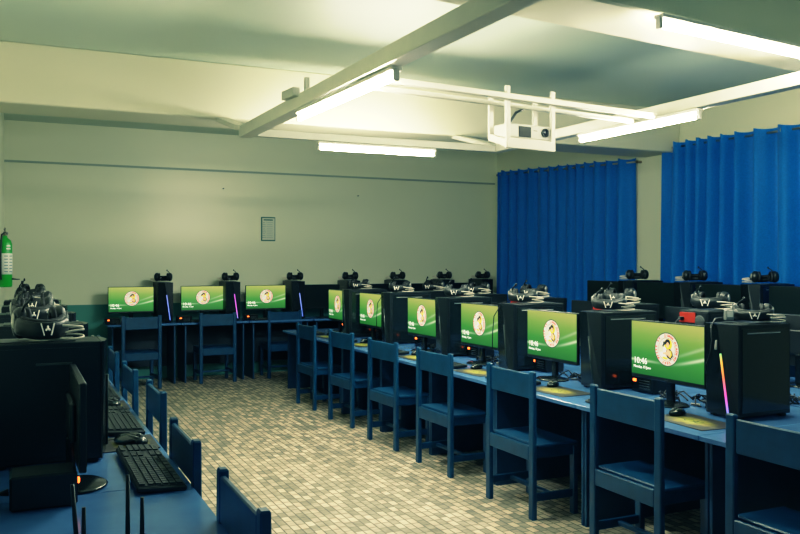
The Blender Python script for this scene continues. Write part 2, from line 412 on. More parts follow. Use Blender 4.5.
def mk_tower(rear=False):
    t = empty('computer_tower')
    W, D, H = 0.225, 0.43, 0.478
    b = B().box((0, 0, H/2+0.012), (W, D, H-0.006), MT['case'], 0.004)
    b.build('case', t)
    for sx in (-1, 1):
        for sy in (-1, 1): B().box((sx*0.08, sy*0.18, 0.006), (0.03, 0.05, 0.012), MT['black'], 0.003).build('foot', t)
    p = B().box((W/2+0.002, 0.0, H/2+0.012), (0.004, D-0.03, H-0.05), MT['glass'], 0.001).build('side_panel', t)
    B().box((W/2+0.0055, -0.02, H-0.035), (0.003, 0.28, 0.006), MT['silver'], 0.001).build('panel_rail', p)
    p2 = B().box((-W/2-0.002, 0.0, H/2+0.012), (0.004, D-0.03, H-0.05), MT['case'], 0.001).build('side_panel', t)
    B().box((-W/2-0.005, -0.03, H-0.075), (0.003, 0.14, 0.010), MT['grey'], 0.001).build('panel_rail', p2)
    B().box((0, 0.03, H+0.0115), (W-0.05, D-0.14, 0.005), MT['grey'], 0.001).build('dust_filter', t)
    # front panel: two facets that meet at a slanting ridge
    y0 = -D/2; f = B(); x = W/2; zt, zb = H+0.008, 0.014
    rt, rb = (-0.012, y0-0.032, zt), (0.068, y0-0.036, zb)
    top = [(-x, y0, zt), (-x, y0-0.012, zt), rt, (x, y0-0.014, zt), (x, y0, zt)]
    bot = [(-x, y0, zb), (-x+0.012, y0-0.006, zb), rb, (x, y0-0.014, zb), (x, y0, zb)]
    f.poly(top, MT['gloss']); f.poly(bot[::-1], MT['gloss'])
    for i, mm in zip(range(5), ('case', 'gloss', 'case', 'case', 'case')):
        j = (i+1) % 5; f.poly([top[i], bot[i], bot[j], top[j]], MT[mm])
    fp = f.build('front_panel', t)
    k0, k1 = 0.68, 0.04
    P = lambda k: Vector(rb).lerp(Vector(rt), k) + Vector((0, -0.003, 0))
    st = B().tube([P(k1), P(k0)], 0.0052, MT['strip_off'], 6).build('light_strip', t)
    st.material_slots[0].link = 'OBJECT'; st.material_slots[0].material = MT['strip_off']
    for k in range(2): B().cyl((0.06+k*0.02, y0+0.02, H+0.013), (0.06+k*0.02, y0+0.02, H+0.016), 0.006, MT['silver'], seg=10).build('power_button', t)
    # rear
    rp = B().box((0, D/2+0.002, H/2+0.012), (W-0.02, 0.004, H-0.03), MT['grey'] if False else MT['case'], 0.001).build('rear_panel', t)
    if rear:
        ps = B().box((0.045, D/2+0.006, H-0.040), (0.125, 0.006, 0.070), MT['red'], 0.001).build('power_supply', t)
        B().box((0.085, D/2+0.02, H-0.048), (0.03, 0.03, 0.024), MT['cableb'], 0.004).tube([(0.085, D/2+0.03, H-0.048), (0.088, D/2+0.06, H-0.07), (0.095, D/2+0.05, H-0.2), (0.1, D/2+0.03, 0.02)], 0.005, MT['cableb'], 6).build('power_plug', t)
        v = B().lathe([(0.035, 0), (0.04, 0.003), (0.036, 0.005), (0.001, 0.003)], MT['grey'], (-0.05, D/2+0.004, H-0.06), 16, Matrix.Rotation(R(-90), 4, 'X'))
        for q in range(3): v.box((0.02, D/2+0.004, H-0.16-0.05*q), (0.12, 0.004, 0.012), MT['silver'] if q == 1 else MT['grey'])
        v.build('rear_vents', t)
    return t

def mk_headset():
    t = empty('headset')
    # wide headband lying low in front, cups standing behind it
    band = []
    for i in range(13):
        a = math.pi*(i/12.0); band.append((0.092*math.cos(a), -0.085*math.sin(a)+0.02, 0.050-0.018*math.sin(a)))
    b = B().tube(band, 0.030, MT['black'], 10, flat=(0.42, 1.0)); b.build('headband', t)
    B().tube([(x*0.86, y*0.8+0.004, z+0.022) for x, y, z in band[1:-1]], 0.016, MT['fleece'], 8).build('headband_pad', t)
    mk = B()
    for s in (-1, 1): mk.bar((s*0.013, -0.0805, 0.018), (s*0.025, -0.077, 0.058), 0.004, 0.004, MT['white'])
    mk.ball((0, -0.0815, 0.040), (0.005, 0.004, 0.005), MT['white'], seg=8)
    for a in (90, 210, 330): mk.ball((0.007*math.cos(R(a)), -0.0805, 0.040+0.007*math.sin(R(a))), (0.004, 0.004, 0.004), MT['white'], seg=8)
    mk.build('logo_mark', t)
    for s in (-1, 1):
        Mx = Matrix.Rotation(R(90*s), 4, 'Y') @ Matrix.Rotation(R(12), 4, 'X')
        c = B().lathe([(0.001, -0.022), (0.038, -0.022), (0.046, -0.010), (0.046, 0.006), (0.040, 0.018), (0.026, 0.026), (0.001, 0.028)], MT['black'], (s*0.075, 0.045, 0.056), 18, Mx, 1.15, 0.9).build('ear_cup', t)
        B().tube([Vector((s*0.048, 0.045, 0.056)) + Vector((0, 0.034*math.cos(2*math.pi*k/14), 0.040*math.sin(2*math.pi*k/14))) for k in range(14)], 0.012, MT['fleece'], 8, True).build('ear_pad', c)
        B().ball((s*0.101, 0.040, 0.064), (0.007, 0.022, 0.026), MT['silver'], seg=10).build('cup_plate', c)
    B().tube([(-0.078, 0.03, 0.075), (-0.066, 0.010, 0.115), (-0.045, -0.005, 0.135)], 0.005, MT['black'], 6).ball((-0.043, -0.006, 0.138), (0.008, 0.008, 0.011), MT['black'], seg=8).build('microphone', t)
    cb = B()
    for k, (rx, ry, z, ox, oy) in enumerate([(0.058, 0.034, 0.007, 0.095, -0.02), (0.050, 0.030, 0.024, 0.105, -0.015), (0.062, 0.03, 0.042, 0.085, -0.03)]):
        cb.tube([(ox+rx*math.cos(2*math.pi*i/18), oy+ry*math.sin(2*math.pi*i/18), z+0.006*math.sin(2*math.pi*i/18+k*2)) for i in range(18)], 0.0036, MT['cable'], 6, True)
    cb.build('coiled_cable', t)
    return t

def mk_keyboard():
    t = empty('keyboard')
    b = B().box((0, 0, 0.010), (0.45, 0.155, 0.016), MT['black'], 0.004, Euler((R(3), 0, 0))); b.build('base', t)
    k = B(); rot = Euler((R(3), 0, 0)); Mx = rot.to_matrix()
    k.box(Mx @ Vector((0, 0, 0.0185)), (0.435, 0.142, 0.003), MT['black'], 0.0, rot)
    rows = [(0.060, 15), (0.032, 15), (0.010, 15), (-0.012, 14), (-0.034, 12), (-0.056, 8)]
    for y, n in rows:
        for i in range(n):
            w = 0.295/n; x = -0.213 + w*(i+0.5)
            k.box(Mx @ Vector((x, y, 0.021)) , (w-0.004, 0.017, 0.007), MT['keyc'], 0.0, rot)
        for x0, m_ in ((0.105, 3), (0.175, 4)):
            for i in range(m_):
                if x0 < 0.15 and y == -0.012: continue
                k.box(Mx @ Vector((x0+0.0175*i, y, 0.021)), (0.0145, 0.017, 0.007), MT['keyc'], 0.0, rot)
    k.build('keys', t)
    return t

def mk_mouse():
    t = empty('mouse')
    b = B().ball((0, 0, 0.010), (0.034, 0.058, 0.026), MT['gloss'], seg=18)
    for v in b.bm.verts:
        if v.co.z < 0.001: v.co.z = 0.001
    b.build('shell', t)
    B().cyl((-0.004, -0.032, 0.031), (0.004, -0.032, 0.031), 0.008, MT['grey'], seg=12).build('scroll_wheel', t)
    B().tube([(0, -0.055, 0.010), (0.006, -0.09, 0.004), (0.03, -0.14, 0.004)][::1], 0.002, MT['cableb'], 6).build('cord', t).rotation_euler = (0, 0, math.pi)
    # light seams between the shell's halves and the buttons
    B().tube([(-0.018, 0.02, 0.031), (-0.014, -0.01, 0.034), (-0.012, -0.04, 0.029)], 0.002, MT['silver'], 5).tube([(0.018, 0.02, 0.031), (0.014, -0.01, 0.034), (0.012, -0.04, 0.029)], 0.002, MT['silver'], 5).build('button_seams', t)
    return t

def mk_pad():
    t = empty('mouse_pad')
    B().box((0, 0, 0.0022), (0.40, 0.25, 0.003), MT['pad'], 0.001).build('mat', t)
    T = B(); add_text(T, 'CAI', 0.075, lambda x, y: (x-0.06, y-0.03, 0.0042), MT['padtxt'])
    T.flat('print', t)
    return t

def mk_avr():
    t = empty('voltage_regulator')
    B().box((0, 0, 0.056), (0.19, 0.16, 0.105), MT['black'], 0.006).build('housing', t)
    B().box((0, -0.081, 0.056), (0.175, 0.004, 0.09), MT['gloss'], 0.001).build('face_plate', t)
    B().box((-0.055, -0.085, 0.075), (0.026, 0.008, 0.016), MT['led'], 0.002).build('indicator_light', t)
    g = B()
    for k in range(4): g.box((0.03, -0.0838, 0.03+0.016*k), (0.09, 0.002, 0.004), MT['grey'])
    g.build('vent_slots', t)
    return t

def mk_chair():
    t = empty('wooden_chair')
    c = MT['chair']; W, H = 0.50, 0.865
    # sitter faces +y: backrest at y=0, seat reaches to y=+0.40
    for s in (-1, 1):
        b = B().box((s*(W/2-0.0225), 0, H/2), (0.045, 0.042, H), c, 0.006)
        for v in b.bm.verts:
            if v.co.z > H-0.02: v.co.y *= 0.72
        b.build('back_post', t)
        B().box((s*(W/2-0.03), 0.365, 0.205), (0.042, 0.042, 0.41), c, 0.005).build('front_leg', t)
        B().box((s*(W/2-0.03), 0.185, 0.125), (0.022, 0.33, 0.045), c, 0.003).build('side_stretcher', t)
        B().box((s*(W/2-0.03), 0.185, 0.385), (0.022, 0.33, 0.06), c, 0.003).build('side_apron', t)
    B().box((0, 0.004, 0.775), (W-0.088, 0.020, 0.145), c, 0.005).build('back_plank', t)
    B().box((0, -0.006, 0.385), (W-0.088, 0.022, 0.085), c, 0.004).build('back_rail', t)
    B().box((0, 0.365, 0.375), (W-0.1, 0.022, 0.07), c, 0.003).build('front_apron', t)
    B().box((0, 0.185, 0.125), (W-0.08, 0.035, 0.022), c, 0.003).build('cross_stretcher', t)
    b = B()
    b.box((0, 0.21, 0.4235), (W-0.02, 0.36, 0.022), c, 0.006); b.build('seat', t)
    return t

def mk_desk(W, D, H, gap=0.0, outlet=False):
    t = empty('computer_desk')      # front edge at y=0, extends to +y; centred on x
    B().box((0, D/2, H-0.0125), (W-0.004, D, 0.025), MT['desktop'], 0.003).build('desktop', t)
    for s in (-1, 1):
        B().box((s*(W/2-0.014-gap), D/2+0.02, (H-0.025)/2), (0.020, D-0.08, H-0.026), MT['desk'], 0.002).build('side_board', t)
    B().box((0, D-0.05, 0.42), (W-0.06-2*gap, 0.016, 0.50), MT['deskshade'], 0.002).build('back_board', t)
    if outlet: B().box((-0.12, D-0.062, 0.36), (0.10, 0.008, 0.10), MT['grey'], 0.003).build('outlet_plate', t)
    return t

NW = math.pi/2
MAIN, LEFT = -NW, NW
words = ['nearest', 'second nearest', 'third nearest', 'fourth nearest', 'fifth nearest', 'sixth nearest', 'seventh nearest', 'eighth nearest']
ordn = ['first', 'second', 'third', 'fourth', 'fifth', 'sixth', 'seventh', 'eighth']

P_chair = Proto(mk_chair, 'chair'); P_tower = Proto(mk_tower, 'computer'); P_mon = Proto(lambda: mk_monitor(True), 'monitor')
P_off = Proto(lambda: mk_monitor(False), 'monitor'); P_head = Proto(mk_headset, 'headset'); P_key = Proto(mk_keyboard, 'keyboard')
P_mouse = Proto(mk_mouse, 'mouse'); P_pad = Proto(mk_pad, 'mouse pad'); P_avr = Proto(mk_avr, 'power box')
P_rear = Proto(lambda: mk_tower(True), 'computer')

def strip(o, key):
    s = child(o, 'light_strip'); s.material_slots[0].material = MT[key]
def tangle(loc, rz, label, group, spread=0.22, n=4, pale=True):
    b = B()
    for k in range(n):
        p = Vector((random.uniform(-1, 1)*spread, random.uniform(-.3, .3)*spread, 0.006)); pts = [p.copy()]
        a = random.uniform(0, 6.28)
        for i in range(9):
            a += random.uniform(-1.1, 1.1); p = p + Vector((math.cos(a), 0.6*math.sin(a), 0))*0.045
            p.x = max(-spread, min(spread, p.x)); p.y = max(-0.08, min(0.08, p.y)); q = p.copy(); q.z = 0.005 + 0.035*abs(math.sin(i*0.9+k)); pts.append(q)
        pts[0].z = pts[-1].z = 0.005
        b.tube(pts, 0.0048, MT['cableb'], 6)
    if pale:
        b.box((0.03, -0.06, 0.008), (0.05, 0.014, 0.012), MT['cable'], 0.003, Euler((0, 0, 0.5)))
    o = b.build('cable_tangle', None, loc, (0, 0, rz))
    return tag(o, label, 'cables', group)

# ---------------------------------------------------------------- right-hand row (screens face the aisle)
ZD = 0.70
P_desk = Proto(lambda: mk_desk(0.96, 1.06, ZD, 0.0, True), 'desk')
edges = [1.90, 2.86, 3.79, 4.75, 5.71, 6.67, 7.63, 8.59, 9.45]
for i in range(8):
    w = edges[i+1]-edges[i]
    P_desk.put((2.86, (edges[i]+edges[i+1])/2, 0), MAIN, f'blue desk of the right-hand row, {words[i]} to the camera', 'blue desks of the right-hand row', (w/0.96, 1, 1))
ym = [3.555, 4.655, 5.625, 6.645, 7.835, 8.80]
yt = [3.145, 4.215, 5.215, 6.245, 7.42, 8.29]
yc = [2.30, 3.225, 4.255, 5.29, 6.19, 7.18, 8.17]
for i in range(6):
    w = words[i]; g = 1 + 0.012*i
    P_mon.put((3.31, ym[i], ZD), MAIN, f'lit monitor with green wallpaper and round emblem, {w} in right-hand row', 'lit monitors of the right-hand row', (1, 1, g))
    tx = 3.525 if i < 5 else 3.44
    tw = P_tower.put((tx if i else 3.49, yt[i], ZD), MAIN, ('black computer tower with slanting rainbow light strip beside the nearest lit monitor' if i == 0 else f'black computer tower with unlit front, {w} in right-hand row'), 'black towers of the right-hand row', (1, 1 if i else 0.84, 0.995*(1+0.012*i)))
    strip(tw, 'strip_rgb' if i == 0 else 'strip_off')
    if 0 < i < 5:
        sp = child(tw, 'side_panel')
    hz = ZD + (0.478+0.014)*0.995*(1+0.012*i) + 0.004
    if i == 0: hx, hy = 3.52, 3.14
    else: hx, hy = tx-0.08, yt[i]
    P_head.put((hx, hy, hz), R(-42), (f'black headset with white claw logo on the tower with the rainbow light strip' if i == 0 else f'black headset with white marks on a tower, {w} in right-hand row'), 'headsets of the right-hand row', (1, 1, 0.85) if i == 0 else (1.05, 1.05, 0.95))
    P_pad.put((3.055 if i else 3.085, ym[i]-0.435, ZD), MAIN + (R(-4) if i == 0 else random.uniform(-.05, .05)), f'black mouse pad with yellow print, {w} in right-hand row', 'mouse pads of the right-hand row')
    P_mouse.put((3.13, ym[i]-0.275, ZD+0.0042), MAIN+R(18)+random.uniform(-.2, .2), f'black mouse at the left end of a yellow printed pad, {w} in right-hand row', 'mice of the right-hand row')
    P_key.put((3.02, ym[i]+0.035, ZD+0.001), MAIN+random.uniform(-.03, .03), f'black keyboard in front of a lit monitor, {w} in right-hand row', 'keyboards of the right-hand row')
    P_avr.put((3.56, ym[i]+0.395 if i < 4 else ym[i]+0.22, ZD), MAIN, f'black power box with orange light behind a lit monitor, {w} in right-hand row', 'power boxes of the right-hand row')
    if i < 5: tangle((3.50, ym[i]-0.06, ZD), MAIN, f'tangle of black cables under a lit monitor, {w} in right-hand row', 'cable tangles under the lit monitors', 0.28, 14)
for i in range(7):
    P_chair.put((2.725+0.012*(i % 2), yc[i], 0), MAIN + [0, 0, 0.0, 0.02, 0.05, 0.07, 0.04][i], f'blue wooden chair at the right-hand row of desks, {words[i]} to camera', 'blue chairs of the right-hand row', (1.06, 0.82, 1.0))
# cables hanging from the headsets
def hang(pts, label, r=0.004, plug=None):
    b = B(); b.tube(pts, r, MT['cableb'], 6); b = b.build('headset_cable')
    if plug: B().box(plug, (0.016, 0.012, 0.05), MT['cable'], 0.004, Euler((0, R(8), 0))).build('plug', b)
    return tag(b, label, 'cable', 'hanging headset cables')
hang([(3.42, 3.22, 1.215), (3.33, 3.215, 1.205), (3.275, 3.19, 1.17), (3.255, 3.165, 1.10), (3.250, 3.17, 1.03), (3.254, 3.20, 0.97), (3.262, 3.215, 0.92)], 'black cable hanging down the front of the tower with rainbow strip', 0.0045, (3.285, 3.165, 1.075))
for k, i in enumerate((2, 4)):
    hang([(3.40, yt[i]+0.03, 1.225), (3.31, yt[i]+0.07, 1.20), (3.25, yt[i]+0.085, 1.10), (3.245, yt[i]+0.10, 0.95), (3.245, yt[i]+0.10, 0.75)], f'black cable hanging in front of the {words[i]} tower of the right-hand row')
# grey adapter box standing on the near tower, behind the headset
bx = B().box((0, 0, 0.03), (0.045, 0.03, 0.055), MT['silver'], 0.004)
o = bx.build('cable_adapter', None, (3.40, 3.19, 1.196), (0, 0, R(-20))); B().box((0, -0.016, 0.035), (0.03, 0.002, 0.03), MT['white']).build('adapter_face', o)
tag(o, 'small pale adapter box left of the headset on the nearest tower', 'adapter')

# ---------------------------------------------------------------- row backing onto it (screens face the windows)
P_desk2 = Proto(lambda: mk_desk(1.0, 0.95, ZD), 'desk')
yb = [4.19, 5.13, 6.33, 7.35, 8.35]
for i in range(6):
    P_desk2.put((4.92, 3.3+1.05*i, 0), LEFT, f'blue desk behind the right-hand row, facing the windows, {words[i]} to camera', 'blue desks facing the windows', (1.05, 1, 1))
for i in range(5):
    P_rear.put((4.36, yb[i], ZD), LEFT, f'black tower showing its red power supply behind the lit monitors, {words[i]} to camera', 'towers seen from behind', (1.15, 1, 0.98))
    P_head.put((4.30, yb[i]+0.02, ZD+0.49), R(-60), f'black headset with pale cable on a tower facing the windows, {words[i]} to camera', 'headsets of the row facing the windows', (1.2, 1.2, 1.05))
    P_off.put((4.62, yb[i]-0.47, ZD), LEFT, f'monitor seen from behind in the row facing the windows, {words[i]} to camera', 'monitors facing the windows', (1, 1, 0.99))
for k in range(2):
    tangle((4.02-0.0*k, 3.15+0.22*k, ZD), MAIN, ('tangle of black cables on the desk behind the rainbow-strip tower' if k == 0 else 'cable tangle lower right of the red power supply'), 'cable tangles behind the nearest tower', 0.12, 7)

# ---------------------------------------------------------------- window row (dark screens face the aisle)
Z3 = 0.78
P_desk3 = Proto(lambda: mk_desk(0.88, 0.61, Z3), 'desk')
for i, y in enumerate((3.7, 4.58, 5.46, 6.34, 7.28)):
    P_desk3.put((5.9, y, 0), MAIN, f'blue desk along the curtained window wall, {words[i]} to camera', 'blue desks along the window wall')
for i, y in enumerate((4.55, 5.42, 6.27, 7.12)):
    P_tower.put((6.27, y, Z3), MAIN, f'black tower in front of the blue curtains, {words[i]} to camera', 'towers of the window row', (1.0, 1, 1.08))
    strip(P_tower.last, 'strip_off')
    P_head.put((6.20, y, Z3+0.538), R(150), f'black headset on a tower against the blue curtains, {words[i]} to camera', 'headsets of the window row', (1.15, 1.15, 1.0))
    P_off.put((6.06, y+0.40, Z3), MAIN, f'dark monitor in front of the blue curtains, {words[i]} to camera', 'dark monitors of the window row', (0.98, 1, 1.11))

# ---------------------------------------------------------------- back row along the far wall
ZB = 0.755
P_desk4 = Proto(lambda: mk_desk(0.86, 0.60, ZB, 0.05), 'desk')
for k in range(7):
    P_desk4.put((1.40+0.865*k if k < 6 else 6.37, 10.36, 0), 0, f'blue desk along the back wall, {ordn[k]} from the left', 'blue desks along the back wall', (1 if k < 6 else 0.46, 1, 1))
xm = [1.272, 2.148, 2.983, 3.78, 4.57, 5.31, 5.98]; xt = [1.665, 2.515, 3.39, 4.19, 4.915, 5.67, 6.32]
for k in range(7):
    pm = P_mon if k < 3 else P_off
    kk = 0.94 if k < 3 else (0.86 if k < 5 else 0.66)
    pm.put((xm[k], 10.62, ZB), R([0, 0, 0, 0, 0, 0, 0][k]), ('lit monitor with green wallpaper at the back wall, ' if k < 3 else 'dark monitor at the back wall, ')+f'{ordn[k]} from the left', 'lit monitors at the back wall' if k < 3 else 'dark monitors at the back wall', (kk, 1, 0.97))
    zz = 1.03
    tw = P_tower.put((xt[k], 10.70, ZB), 0, f'black tower at the back wall, {ordn[k]} from the left' + [' with blue strip', ' with pink strip', ' with blue strip', '', '', '', ''][k], 'towers at the back wall', (0.82, 0.92, zz))
    strip(tw, ['strip_blue', 'strip_pink', 'strip_blue', 'strip_off', 'strip_off', 'strip_off', 'strip_off'][k])
    P_head.put((xt[k], 10.66, ZB+0.496*zz+0.002), R(172), f'black headset on a tower at the back wall, {ordn[k]} from the left', 'headsets at the back wall', (1.05, 1.05, 1.0))
    if k < 3:
        P_avr.put((xm[k]-(0.235 if k != 1 else 0.255), 10.52 if k else 10.50, ZB), 0, f'black power box with orange light at the back wall, {ordn[k]} from left', 'power boxes at the back wall', (0.9, 0.9, 0.72))
    if k < 3:
        P_key.put((xm[k]+0.02, 10.46, ZB+0.001), 0.0, f'black keyboard on the back wall desks, {ordn[k]} from the left', 'keyboards at the back wall', (0.95, 0.8, 1))
for k, (x, y, r) in enumerate([(1.325, 10.07, 0.10), (2.27, 10.27, 0.03), (3.17, 10.40-0.02, 0.02)]):
    P_chair.put((x, y-0.0, 0), r, f'blue wooden chair at the back wall desks, {ordn[k]} from the left', 'blue chairs at the back wall', (0.93, 1, 1.015))

# ---------------------------------------------------------------- left-hand row along the left wall
P_desk5 = Proto(lambda: mk_desk(0.98, 0.70, ZD), 'desk')
for i in range(7):
    P_desk5.put((0.57, 2.54+0.98*i, 0), LEFT, f'blue desk of the left-hand row, {words[i]} to camera', 'blue desks of the left-hand row')
for i in range(5):
    y = 3.61 + 1.0*i
    P_tower.put((0.10, y, ZD), LEFT, ('large black tower filling the lower left, nearest to camera' if i == 0 else f'black tower of the left-hand row, {words[i]} to camera'), 'towers of the left-hand row', (1.0, 0.95, 1.0))
    strip(P_tower.last, 'strip_off')
    P_head.put((0.09-0.02*(i % 2), y-0.03, ZD+0.494), R(12-10*i), f'black headset with white claw marks on the left-hand towers, {words[i]} to camera', 'headsets of the left-hand row', (1.0, 1.0, 1.2))
    if i < 4:
        P_key.put((0.455, 3.27+1.04*i, ZD+0.001), LEFT, f'black keyboard on the left-hand desks, {words[i]} to camera', 'keyboards of the left-hand row', (1.50, 1.1, 1.2))
        P_pad.put((0.44, 3.80+1.04*i, ZD), LEFT, f'black mouse pad on the left-hand desks, {words[i]} to camera', 'mouse pads of the left-hand row', (0.75, 0.95, 1))
        P_mouse.put((0.45, 3.77+1.04*i, ZD+0.0042), LEFT+R(-50), f'black mouse on the left-hand desks, {words[i]} to camera', 'mice of the left-hand row', (1.5, 1.5, 1.3))
for i, (y, r) in enumerate([(2.30, 0.0), (3.21, 0.0), (4.40, 0.0), (5.34, 0.02), (6.40, 0.0), (7.40, 0.0)]):
    P_chair.put(((0.575, 0.58, 0.65, 0.63, 0.64, 0.64)[i], y, 0), LEFT + r, f'blue wooden chair pushed up to the left-hand desks, {words[i]} to camera', 'blue chairs of the left-hand row', (1.03, 1, 1.0))
P_off.put((0.205, 3.16, ZD), LEFT, 'monitor seen edge-on in front of the large black tower at lower left', 'monitors of the left-hand row', (1.0, 1, 0.87))
P_avr.put((0.075, 2.97, ZD), LEFT, 'black power box with red light on the left-hand desk at lower left', 'power boxes of the left-hand row', (0.8, 1.25, 1.05))
# router with four antennas
t = tag(empty('wireless_router', (0.215, 2.28, ZD)), 'black router with upright antennas at the bottom left corner', 'router')
B().box((0, 0, 0.018), (0.22, 0.13, 0.030), MT['black'], 0.008).build('body', t)
for x, y, h, tl in ((-0.075, 0.05, 0.215, -0.01), (-0.06, 0.0, 0.165, 0.0), (0.055, 0.05, 0.225, 0.0), (0.09, 0.03, 0.165, 0.0)):
    B().tube([(x, y, 0.02), (x, y, 0.07), (x+tl, y, h)], [0.007, 0.0065, 0.005], MT['black'], 8).build('antenna', t)
# cables from the near left power box to the wall
for k in range(3):
    o = B().tube([(-0.03, 3.0-0.05*k, 0.735+0.02*k), (-0.07, 2.96-0.05*k, 0.75+0.01*k), (-0.13, 2.9-0.06*k, 0.706)], 0.005, MT['cableb'], 6).build('power_cord')
    tag(o, 'black cord running left from the power box at lower left, ' + ['upper of three', 'middle of three', 'lower of three'][k], 'cable', 'cords of the lower left power box')

# ---------------------------------------------------------------- suspended light frame
ZF = 2.545
t = tag(empty('light_frame', (2.8, 4.5, ZF)), 'white steel rectangular frame hanging below the ceiling that carries tubes', 'frame')
def fbar(name, p0, p1, w=0.085, h=0.09, m='frame'):
    o = B().bar(p0, p1, w, h, MT[m], 0.004).build(name, t); o.location = (-2.8, -4.5, -ZF); return o
fbar('side_rail', (1.645, 6.46, ZF), (1.80, 1.2, ZF), 0.105, 0.09)
fbar('side_rail', (3.96, 6.42, ZF), (4.10, 1.2, ZF), 0.09, 0.075)
fbar('end_rail', (1.62, 6.40, ZF-0.01), (4.0, 6.39, ZF-0.01), 0.06, 0.06)
fbar('cross_rail', (1.74, 4.12, ZF-0.035), (3.98, 4.37, ZF-0.035), 0.035, 0.036)
fbar('cross_rail', (1.74, 4.31, ZF-0.04), (3.96, 4.57, ZF-0.04), 0.035, 0.028)
for x in (1.62, 3.95): fbar('hanger_bracket', (x, 6.44, ZF+0.03), (x, 7.14, 2.752), 0.12, 0.04, 'frame')
for x, y in ((1.80, 1.30), (4.10, 1.30)): fbar('hanger_rod', (x, y, ZF+0.03), (x+0.001, y, ZC+0.002), 0.03, 0.03)
fbar('small_bracket', (1.62, 5.05, ZF+0.055), (1.62, 5.30, ZF+0.07), 0.05, 0.06, 'tubecap')
fbar('small_bracket', (1.655, 4.95, ZF+0.04), (1.656, 4.95, ZF+0.13), 0.03, 0.03, 'tubecap')

def light(p0, p1, label, key='tube'):
    p0, p1 = Vector(p0), Vector(p1); c = (p0+p1)/2; d = p1-p0
    t = tag(empty('fluorescent_light', c, math.atan2(d.y, d.x)), label, 'light', 'lit fluorescent tubes')
    L = d.length
    B().box((0, 0, 0.036), (L, 0.062, 0.022), MT['batten'], 0.004).build('batten', t)
    B().tube([(-L/2+0.02, 0, -0.004), (L/2-0.02, 0, -0.004)], 0.016, MT[key], 10).build('tube', t)
    for s in (-1, 1):
        B().box((s*(L/2-0.008), 0, 0.006), (0.022, 0.034, 0.062), MT['tubecap'], 0.004).build('socket', t)
    return t
light((1.665, 5.14, 2.448), (1.735, 3.76, 2.448), 'lit tube under the left rail of the hanging frame')
light((2.23, 6.39, 2.452), (3.31, 6.38, 2.452), 'lit tube under the far end rail of the hanging frame', 'tube_strong')
light((3.955, 5.18, 2.455), (4.00, 3.99, 2.455), 'lit tube under the right rail of the hanging frame')
light((2.86, 3.125, 2.685), (4.25, 3.28, 2.675), 'brightest lit tube along the near ceiling beam at upper right', 'tube_soft')

# ---------------------------------------------------------------- projector in its cage
cg = tag(empty('projector_cage', (2.9, 4.33, 2.2)), 'white steel cage hanging from the cross rails around the projector', 'bracket')
def cpart(name, c, d, rz=R(6.5)):
    o = B().box((0, 0, 0), d, MT['cage'], 0.003).build(name, cg, (c[0]-2.9, c[1]-4.33, c[2]-2.2), (0, 0, rz)); return o
posts = [(2.705, 4.254, 2.392, 0.38), (3.065, 4.295, 2.392, 0.38), (2.705, 4.451, 2.425, 0.29), (3.065, 4.492, 2.425, 0.29)]
for x, y, z, h in posts: cpart('post', (x, y, z), (0.034, 0.02, h))
cpart('tray_bar', (2.885, 4.272, 2.232), (0.39, 0.020, 0.06))
cpart('tray_bar', (2.885, 4.472, 2.284), (0.39, 0.020, 0.03))
for (a, b_) in ((0, 2), (1, 3)):
    B().bar((posts[a][0]-2.9, posts[a][1]-4.33, 0.03), (posts[b_][0]-2.9, posts[b_][1]-4.33, 0.095), 0.03, 0.045, MT['cage'], 0.003).build('side_bar', cg)
B().box((-0.015, 0.042, 0.066), (0.36, 0.19, 0.006), MT['cage'], 0.002, Euler((0, 0, R(6.5)))).build('tray', cg)
pj = tag(empty('projector', (2.892, 4.372, 2.270), R(6.5)), 'white video projector resting in the hanging cage', 'projector')
pb = B().box((0, 0, 0.048), (0.355, 0.150, 0.092), MT['proj'], 0.016, None, 3); pb.build('body', pj)
B().box((-0.045, -0.076, 0.045), (0.10, 0.003, 0.066), MT['fleece'], 0.001).build('air_grille', pj)
ln = B().lathe([(0.026, 0.0), (0.028, 0.014), (0.023, 0.016), (0.021, 0.008), (0.001, 0.006)], MT['black'], (0.115, -0.073, 0.05), 20, Matrix.Rotation(R(90), 4, 'X')).build('lens_ring', pj)
B().lathe([(0.020, 0.0), (0.014, 0.006), (0.001, 0.009)], MT['lens'], (0.115, -0.078, 0.05), 18, Matrix.Rotation(R(90), 4, 'X')).build('lens', ln)
B().box((0.04, -0.0755, 0.058), (0.03, 0.002, 0.004), MT['grey']).build('name_mark', pj)
for k in range(3): B().box((-0.15+0.02*k, 0.02, 0.095), (0.012, 0.012, 0.003), MT['grey'], 0.001).build('button', pj)
o = B().tube([(2.83, 4.46, 2.34), (2.86, 4.475, 2.40), (2.91, 4.475, 2.47), (2.95, 4.455, 2.49)], 0.009, MT['cableb'], 8).build('projector_cable')
tag(o, 'black cable rising from the back of the projector to the cross rail', 'cable')

